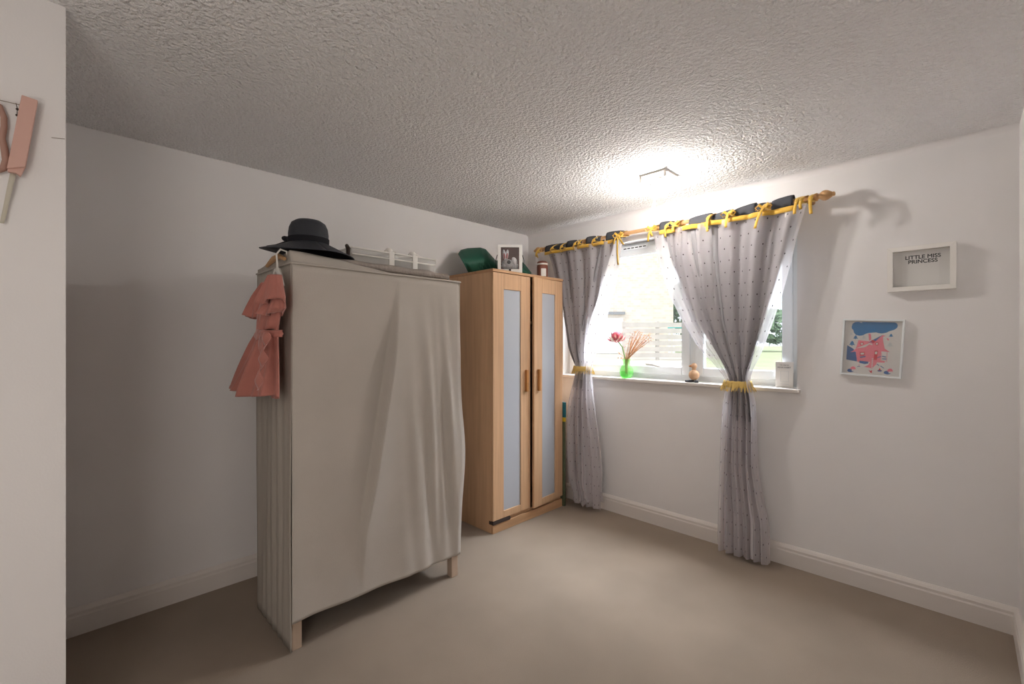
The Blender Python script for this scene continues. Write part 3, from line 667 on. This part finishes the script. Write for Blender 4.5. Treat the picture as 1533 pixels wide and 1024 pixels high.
# ------------------------------------------------------------------ on top of the birch wardrobe
# moulded green shell
out = [(686, 380), (690, 374), (700, 371.5), (719, 370.5), (727, 373), (734, 381), (742, 390), (760, 389), (776, 387), (786, 396), (795, 408)]
gs = thing('chair_shell', 'dark green moulded plastic chair shell lying on the birch wardrobe', 'chair shell', (.28, -.62, BT))
def green(u, v_):
    k = u*(len(out)-1); i = min(int(k), len(out)-2); f_ = k-i
    px = out[i][0]*(1-f_)+out[i+1][0]*f_; py = out[i][1]*(1-f_)+out[i+1][1]*f_
    d = 3.55+.30*u-.10*math.sin(math.pi*v_)
    top = at_d(px, py, d); bx = 704+(794-704)*u
    bot = at_d(bx, 400, d); bot.z = BT+.004
    if u < .06: bot = at_d(702, 400, d); bot.z = BT+.02
    p = top.lerp(bot, v_); p += Vector((S, -S, 0))*.022*math.sin(math.pi*v_)
    return p
sh = MB().grid(green, 60, 16); sh.build('shell', 'greenpl', gs, smooth=60, solid=.006)
rb = MB()
for px in (712, 718, 724, 730):
    a, b_ = at_d(px, 392, 3.50), at_d(px+6, 403, 3.50); rb.tube([a, (a+b_)/2, b_], .0025, 6)
rb.build('rib', 'greenpl', gs, smooth=True)
# gift box with plush
bc = at_d(763.5, 400, 3.44)
bx = thing('gift_box', 'white window box with maroon backing standing on the birch wardrobe', 'box', (bc.x, bc.y, BT), rz=R(47))
w2, dp, hh = .094, .085, .222
ring(MB(), -w2, w2, .002, hh, 0, .004, .024, .034, .018).build('front', 'card_white', bx, world=False)
MB().box(-w2, -w2+.003, .004, dp, .002, hh).build('side', 'maroon', bx, world=False)
MB().box(w2-.003, w2, .004, dp, .002, hh).build('side', 'maroon', bx, world=False)
MB().box(-w2+.003, w2-.003, dp-.003, dp, .002, hh).build('back', 'maroon', bx, world=False)
MB().box(-w2+.003, w2-.003, .004, dp-.003, hh-.003, hh).build('top', 'card_white', bx, world=False)
MB().box(-w2+.003, w2-.003, .004, dp-.003, 0, .003).build('base', 'card_white', bx, world=False)
MB().box(-w2+.024, w2-.024, .0015, .0025, .036, hh-.018).build('window_film', 'framefilm', bx, world=False)
MB().box(-.008, .008, -.0006, 0, .018, .036).build('tab', 'dark', bx, world=False)
MB().box(-.024, .024, -.0005, 0, .010, .0125).build('printed_line', 'maroon', bx, world=False)
for sx in (-1, 1): MB().tube([(sx*(w2+.002), .03, .15), (sx*(w2+.014), .03, .11), (sx*(w2+.012), .03, .06), (sx*(w2+.002), .03, .05)], .0025, 6).build('cord_handle', 'black', bx, world=False, smooth=True)
pl = thing('plush_toy', 'grey plush bunny inside the white window box', 'plush toy', (bc.x, bc.y, BT+.004), rz=R(47))
hb_ = MB().ball((-.018, .042, .076), (.046, .033, .040), 18).ball((-.046, .026, .062), (.022, .016, .018), 12)
hb_.ball((.03, .05, .05), (.034, .026, .045), 14).build('body', 'greyplush', pl, world=False, smooth=180)
for x, q, n_ in ((-.042, -8, 'ear'), (-.022, 8, 'ear')): 
    e = MB().ball((x, .045, .150), (.012, .008, .042), 12, Matrix.Rotation(R(q), 3, 'Y')).build(n_, 'whiteplush', pl, world=False, smooth=180)
    MB().ball((x, .0385, .140), (.007, .004, .024), 10, Matrix.Rotation(R(q), 3, 'Y')).build('inner_ear', 'pinkplush', e, world=False, smooth=180)
MB().ball((.036, .032, .10), (.020, .018, .032), 12, Matrix.Rotation(R(-25), 3, 'Y')).ball((.05, .03, .062), (.013, .012, .02), 12, Matrix.Rotation(R(25), 3, 'Y')).build('mane', 'whiteplush', pl, world=False, smooth=180)
ey = MB().ball((-.008, .011, .087), (.015, .005, .015), 14).build('eye', 'black', pl, world=False, smooth=180)
MB().ball((-.062, .014, .066), (.004, .003, .004), 8).build('nose', 'black', pl, world=False, smooth=180)
# candle jar
jc = Vector((.405, -.262, BT+.0005))
jr = thing('candle_jar', 'brown candle jar with pale label and lid on the birch wardrobe', 'jar', jc)
MB().lathe([(.040, 0), (.046, .006), (.047, .115), (.043, .128)], 28, Matrix.Translation(jc)).build('jar', 'wax', jr, smooth=True)
MB().lathe([(.044, .128), (.048, .130), (.048, .140)], 28, Matrix.Translation(jc)).build('lid_ring', 'card_white', jr, smooth=True)
MB().lathe([(.046, .140), (.046, .150), (.036, .160), (.012, .165), (0, .166)], 28, Matrix.Translation(jc)).build('lid', 'wax', jr, smooth=True)
lb = MB().grid(lambda u, v_: jc+Vector((.0478*math.cos(R(-62+54*u)), .0478*math.sin(R(-62+54*u)), .095-.065*v_)), 8, 1)
lb.build('label', 'card_white', jr, smooth=180)
# ------------------------------------------------------------------ things on the window sill
SZ = WZ0+.0225
vb = at_y(938, 555, .018); vb.z = SZ
vz = thing('glass_vase', 'green glass vase on the window sill', 'vase', vb)
prof = [(.030, .001), (.046, .012), (.053, .035), (.050, .065), (.036, .095), (.026, .115), (.028, .135), (.034, .145)]
MB().lathe(prof, 24, Matrix.Translation(vb), closed=False).build('vessel', 'vase', vz, smooth=True)
MB().lathe([(.0, .004), (.028, .005), (.043, .014), (.048, .035), (.046, .05), (0, .05)], 24, Matrix.Translation(vb)).build('water', glassy('tinted_water', (.3, .8, .3), .02, .2, (.7, 1, .7)), vz, smooth=True)
def dl(px, py, y=.018): return at_y(px, py, y)
pc = dl(923, 504)
ps = thing('protea_flower', 'dried dusky pink protea head in the green vase', 'flower', vb+Vector((0, 0, .02)))
MB().tube([vb+Vector((.012, 0, .02)), vb+Vector((-.004, 0, .12)), (vb+Vector((0, 0, .14))).lerp(pc, .5)+Vector((.008, 0, .01)), pc+Vector((.01, 0, -.03))], .0045, 7).build('stem', 'stem', ps, smooth=True)
rr = random.Random(3)
MB().ball(pc, (.042, .036, .046), 12).build('core', 'petal', ps, smooth=True)
for i in range(34):
    th = rr.uniform(0, 6.283); lv = i/34; tilt = R(18+55*lv); L0 = rr.uniform(.058, .080)
    ax = Vector((math.sin(tilt)*math.cos(th), math.sin(tilt)*math.sin(th), math.cos(tilt))); side = ax.cross(Vector((0, 0, 1))).normalized()*.014; nrm = ax.cross(side).normalized()*.006
    p0 = pc+Vector((0, 0, -.042)); p1 = p0+ax*L0*.55+Vector((math.cos(th), math.sin(th), 0))*.012; p2 = p0+ax*L0*1.25+Vector((math.cos(th), math.sin(th), 0))*.004
    mb = MB().add([p0, p1-side+nrm, p2, p1+side+nrm, p1-nrm], [(0, 1, 4), (0, 4, 3), (1, 2, 4), (4, 2, 3), (0, 3, 1), (1, 3, 2)])
    mb.build('petal', 'petal' if rr.random() < .68 else 'petalW', ps)
ds = thing('dried_grasses', 'spray of straw coloured dried grasses in the green vase', 'dried flowers', vb+Vector((.01, 0, .02)))
targets = [(953, 503), (958, 508), (950, 508), (947, 499), (966, 502), (961, 499), (945, 509), (955, 512), (951, 496), (956, 500), (959, 503), (965, 506), (968, 509), (973, 505), (972, 500), (960, 513), (955, 508), (947, 505), (949, 514), (962, 517), (942, 512), (944, 503), (975, 508), (957, 495), (934, 520), (926, 528), (929, 536), (964, 511)]
for i, (px, py) in enumerate(targets):
    e = dl(px, py, .018+rr.uniform(-.03, .03)); st = vb+Vector((rr.uniform(-.012, .012), rr.uniform(-.01, .01), .03)); nk = vb+Vector((rr.uniform(-.012, .016), rr.uniform(-.012, .012), .135))
    s_ = MB().tube([st, nk, nk.lerp(e, .5)+Vector((0, 0, .008)), e], [.0020, .0020, .0019, .0016], 5).build('stalk', 'stalk', ds, smooth=True)
    sd = MB()
    for k in range(7):
        c = e+Vector((rr.gauss(0, .010), rr.gauss(0, .008), rr.gauss(0, .009))); sd.ball(c, rr.uniform(.0024, .0046), 6)
    sd.build('seed_head', 'stalk' if i % 3 else 'rosegold', s_)
# beech bird
bp = at_y(1039, 560, .02); bp.z = SZ
bd = thing('wooden_bird', 'beech wood bird figure with ball head on the sill', 'figurine', bp)
MB().ball(bp+Vector((0, 0, .050)), (.036, .036, .037), 22).build('body', 'woodball', bd, smooth=180)
MB().lathe([(.014, .078), (.013, .092), (.016, .1)], 14, Matrix.Translation(bp)).build('neck', 'woodball', bd, smooth=True)
MB().ball(bp+Vector((0, 0, .113)), .021, 18).build('head', 'woodball', bd, smooth=180)
MB().lathe([(.008, 0), (.006, .008), (0, .018)], 10, Matrix.Translation(bp+Vector((-.016, -.012, .112))) @ Matrix.Rotation(R(-90), 4, 'Y') @ Matrix.Rotation(R(30), 4, 'X')).build('beak', 'handle_wood', bd, smooth=True)
for sx in (-1, 1):
    MB().poly([bp+Vector((sx*.012-.009, .012, 0)), bp+Vector((sx*.012+.009, .012, 0)), bp+Vector((sx*.034+.014, -.040, 0)), bp+Vector((sx*.034-.014, -.044, 0))], (0, 0, .014)).build('foot', 'slate', bd, bevel=.002)
# little white book
kb_ = at_y(1161, 580, .035); ke = at_y(1187, 580, .035)
bk_ = thing('picture_book', 'small white picture book standing at the right end of the sill', 'book', (kb_.x, .035, SZ), rz=R(6))
BW_, BH_ = ke.x-kb_.x, .158
MB().box(0, BW_, -.001, .001, 0, BH_).build('cover', 'card_white', bk_, world=False)
MB().box(0, BW_, .015, .017, 0, BH_).build('cover', 'card_white', bk_, world=False)
MB().box(.003, BW_-.003, .001, .015, .002, BH_-.003).build('pages', mat('book_pages', (.60, .61, .64), .8), bk_, world=False)
ring(MB(), BW_*.28, BW_*.74, BH_*.22, BH_*.64, -.0016, -.001, .001).build('printed_border', 'ppale', bk_, world=False)
def text(s, size, loc, m, parent, bold=0, rx=90, world=False):
    cu = bpy.data.curves.new('t', 'FONT'); cu.body = s; cu.size = size; cu.align_x = 'CENTER'; cu.extrude = .0002
    o = bpy.data.objects.new('t', cu); COL.objects.link(o)
    bpy.context.view_layer.update()
    me = bpy.data.meshes.new_from_object(o.evaluated_get(bpy.context.evaluated_depsgraph_get()))
    bpy.data.objects.remove(o); M_ = Matrix.Translation(loc) @ Matrix.Rotation(R(rx), 4, 'X'); me.transform(M_)
    if bold:                       # heavier strokes: the same outlines again, nudged sideways
        bm = bmesh.new(); bm.from_mesh(me)
        for dx, dz in ((bold, 0), (bold/2, bold/2), (bold/2, -bold/2)):
            m2 = me.copy(); m2.transform(Matrix.Translation((dx, -.00005, dz))); bm.from_mesh(m2)
        bm.to_mesh(me); bm.free()
    me.materials.clear(); me.materials.append(MT[m]); q = bpy.data.objects.new('lettering', me); COL.objects.link(q); q.parent = parent
    if world: q.matrix_parent_inverse = Matrix.Translation(-parent.location)
    return q
text('THE TALE OF', .0085, (BW_*.5, -.0014, BH_*.86), 'char', bk_)
text('PETER RABBIT', .0115, (BW_*.5, -.0014, BH_*.76), 'char', bk_)
MB().box(BW_*.25, BW_*.75, -.0014, -.001, BH_*.125, BH_*.135).build('printed_line', 'ppale', bk_, world=False)
# ------------------------------------------------------------------ pictures on the window wall
f1 = thing('framed_picture', 'white box picture frame with black lettering on pale card', 'picture', (2.767, 0, 1.624), 'pictures on the window wall')
a0, a1, c0, c1 = -.131, .131, 0, .231
def mitre(parent, x0, x1, z0, z1, y0, y1, w, m):
    fr_ = [((x0, z0), (x1, z0), (x1-w, z0+w), (x0+w, z0+w)), ((x1, z0), (x1, z1), (x1-w, z1-w), (x1-w, z0+w)), ((x1, z1), (x0, z1), (x0+w, z1-w), (x1-w, z1-w)), ((x0, z1), (x0, z0), (x0+w, z0+w), (x0+w, z1-w))]
    for q in fr_: MB().poly([(x, y0, z) for x, z in q], (0, y1-y0, 0)).build('frame_rail', m, parent, world=False, bevel=.0008)
mitre(f1, a0, a1, c0, c1, -.042, 0, .023, 'card_white')
MB().box(a0+.02, a1-.02, -.010, -.006, .02, c1-.02).build('mount', 'print', f1, world=False)
MB().box(a0+.058, a1-.062, -.0112, -.010, .030, c1-.034).build('printed_card', mat('card_paper', (.74, .72, .69), .8), f1, world=False)
MB().box(a0+.021, a1-.021, -.036, -.0345, .021, c1-.021).build('glass', 'framefilm', f1, world=False)
text('LITTLE MISS', .0265, (.006, -.0115, .166), 'black', f1, bold=.0016)
text('PRINCESS', .0265, (.006, -.0115, .143), 'black', f1, bold=.0016)
f2 = thing('framed_picture', 'white edged square picture of a pink house under a blue cloud', 'picture', (2.559, 0, 1.172), 'pictures on the window wall')
f2.rotation_euler = (0, R(3.0), 0)
PW, PH = .264, .312
mitre(f2, -PW/2, PW/2, 0, PH, -.026, 0, .009, 'upvc')
MB().box(-PW/2+.008, PW/2-.008, -.008, -.004, .008, PH-.008).build('print', 'print', f2, world=False)
MB().box(-PW/2+.008, PW/2-.008, -.0225, -.0215, .008, PH-.008).build('glass', 'framefilm', f2, world=False)
lay = [0]
def pr_(pts, m, name='printed_shape'):
    lay[0] += 1; y = -.0082-.00004*lay[0]; q = []
    for x, yy in pts:
        u = (x-70)/935; v_ = (yy-95)/(795+65*u); q.append((-PW/2+.009+u*(PW-.018), y, PH-.009-v_*(PH-.018)))
    MB().add(q, [tuple(range(len(q)))]).build(name, m, f2, world=False)
def circ(x, y, r, ry=None, n=20): return [(x+r*math.cos(2*math.pi*i/n), y+(ry or r)*math.sin(2*math.pi*i/n)) for i in range(n)]
pr_([(125, 470), (235, 525), (290, 590), (310, 720), (125, 690)], 'pblue2')
pr_([(345, 705), (500, 720), (500, 750), (440, 760), (350, 740)], 'pblue2')
pr_([(180, 190), (195, 140), (240, 115), (300, 112), (345, 128), (360, 112), (880, 112), (915, 130), (930, 160), (920, 195), (880, 225), (800, 250), (760, 272), (690, 285), (630, 280), (600, 268), (520, 275), (470, 280), (420, 295), (380, 318), (320, 325), (260, 310), (225, 275), (215, 240), (190, 220)], 'pblue', 'printed_cloud')
def ptree(x, y, s, m): pr_([(x, y), (x+.45*s, y+.45*s), (x+.25*s, y+.42*s), (x+.65*s, y+.85*s), (x+.1*s, y+.8*s), (x+.1*s, y+s), (x-.1*s, y+s), (x-.1*s, y+.8*s), (x-.65*s, y+.85*s), (x-.25*s, y+.42*s), (x-.45*s, y+.45*s)], m, 'printed_tree')
for a in ((260, 315, 65, 'pblue'), (207, 400, 80, 'pblue'), (835, 285, 55, 'pblue'), (400, 315, 60, 'ppale'), (830, 415, 80, 'ppale'), (180, 270, 50, 'ppale')): ptree(*a)
pr_([(310, 390), (400, 400), (500, 408), (560, 390), (700, 310), (755, 320), (710, 335), (715, 400), (750, 520), (835, 570), (700, 560), (690, 700), (770, 715), (760, 735), (640, 730), (630, 760), (570, 825), (430, 800), (500, 775), (530, 725), (350, 705), (340, 735), (312, 715), (285, 600), (280, 565), (185, 580), (270, 530), (290, 480)], 'ppink', 'printed_house')
pr_([(470, 290), (510, 295), (525, 380), (490, 400)], 'ppink')
pr_([(470, 435), (580, 370), (700, 308), (660, 345), (560, 440), (520, 420)], 'pblue2')
pr_([(515, 400), (545, 385), (600, 405), (560, 440)], 'pred')
pr_([(270, 520), (380, 480), (500, 435), (550, 450), (540, 470), (500, 450), (430, 500)], 'print')
pr_([(330, 430), (395, 422), (412, 462), (350, 475)], 'pred', 'printed_window'); pr_([(350, 438), (388, 433), (396, 458), (360, 464)], 'print')
pr_(circ(620, 445, 27), 'pred', 'printed_window'); pr_(circ(620, 445, 16), 'print')
pr_([(348, 572), (432, 570), (430, 625), (352, 630)], 'pred', 'printed_window'); pr_([(362, 585), (420, 583), (418, 612), (364, 614)], 'print')
pr_([(352, 645), (448, 632), (445, 652), (358, 664)], 'pblue2')
pr_([(588, 550), (645, 548), (635, 695), (585, 692)], 'pred', 'printed_door'); pr_([(598, 568), (635, 566), (632, 605), (598, 605)], 'print')
for i in range(6): pr_([(553, 668+i*26), (577, 668+i*26), (577, 684+i*26), (553, 684+i*26)], 'print')
for i in range(7): pr_([(692, 590+i*22), (710, 590+i*22), (710, 601+i*22), (692, 601+i*22)], 'ppink'); pr_([(785, 580+i*22), (800, 580+i*22), (800, 590+i*22), (785, 590+i*22)], 'ppink')
for a in ((640, 655, 700, 632), (715, 630, 780, 640), (720, 668, 790, 672), (640, 750, 680, 775), (700, 780, 760, 815)): pr_([(a[0], a[1]), (a[2], a[3]), (a[2], a[3]+12), (a[0], a[1]+12)], 'pblue2')
def mush(x, y, s):
    pr_(circ(x-.35*s, y+.35*s, .8*s, .38*s), 'pblue2'); pr_([(x-.15*s, y+.1*s), (x+.55*s, y+.1*s), (x+.5*s, y+.5*s), (x-.1*s, y+.5*s)], 'print')
    pr_([(x+.62*s*math.cos(t)+.15*s, y+.15*s-.62*s*math.sin(t)) for t in np.linspace(0, math.pi, 12)], 'ppink', 'printed_mushroom')
mush(240, 830, 75); mush(845, 860, 75)
pr_(circ(693, 860, 38, 13), 'pblue2'); pr_([(670, 855), (690, 815), (712, 850)], 'pred')
pr_([(512, 848), (545, 865), (570, 850), (572, 898), (545, 890)], 'pred')
pr_([(318, 795), (368, 790), (368, 800), (318, 802)], 'pblue2'); pr_([(340, 770), (362, 765), (352, 790)], 'ppink')
pr_([(765, 355), (800, 362), (812, 392), (785, 385)], 'ppink')
# ------------------------------------------------------------------ pink ornament on the wall return
po = thing('wall_ornament', 'pale pink painted wooden ornament hung on the near wall at left', 'ornament', (AX, -3.22, 1.95))
X0 = AX+.012
def ox(px, py, x=X0): return at_x(px, py, x)
sl_ = [ox(33, 145.5), ox(57, 153.6), ox(38.6, 252.4), ox(11, 254.6)]
MB().poly(sl_, (.022, 0, 0)).build('slab', 'pinkwood', po, bevel=.002)
lo = [ox(11.5, 254), ox(38.4, 251), ox(31, 265), ox(24, 260), ox(12, 258)]
MB().poly(lo, (.014, 0, 0)).build('slab_end', 'pinkwood', po, bevel=.001)
MB().tube([ox(-40, 140), ox(0, 149.5), ox(32, 157)], .0011, 6).build('wire', 'steelwire', po)
wk = MB().ball(ox(26, 163), .0035, 8).ball(ox(25.5, 172), .0035, 8).tube([ox(24, 154), ox(26, 163), ox(25.5, 172)], .0009, 5); wk.build('bead', 'dark', po, smooth=True)
arc = [ox(-45, 150), ox(-20, 148), ox(0, 158), ox(6, 176), ox(6, 190), ox(3, 206), ox(7, 224), ox(9, 240), ox(5, 252), ox(-6, 256), ox(-20, 250)]
MB().tube(arc, [.006]*3+[.007]*3+[.008]*5, 10).build('curl', 'rosegold', po, smooth=True)
r0, r1 = ox(20, 260), ox(3, 334)
MB().grid(lambda u, v_: r0.lerp(r1, v_)+Vector((.004+.003*math.sin(6*v_), (u-.5)*.012*(1-.3*v_), 0)), 2, 10).build('ribbon_tail', 'palerib', po, smooth=180, solid=.001)
n0, n1 = at_x(77, 205.5, AX+.0012), at_x(97, 207.5, AX+.0012)
tag(MB().tube([n0, n1], .0009, 6).build('wire_end', 'steelwire'), 'thin bare wire on the near wall edge right of the pink ornament', 'wire')
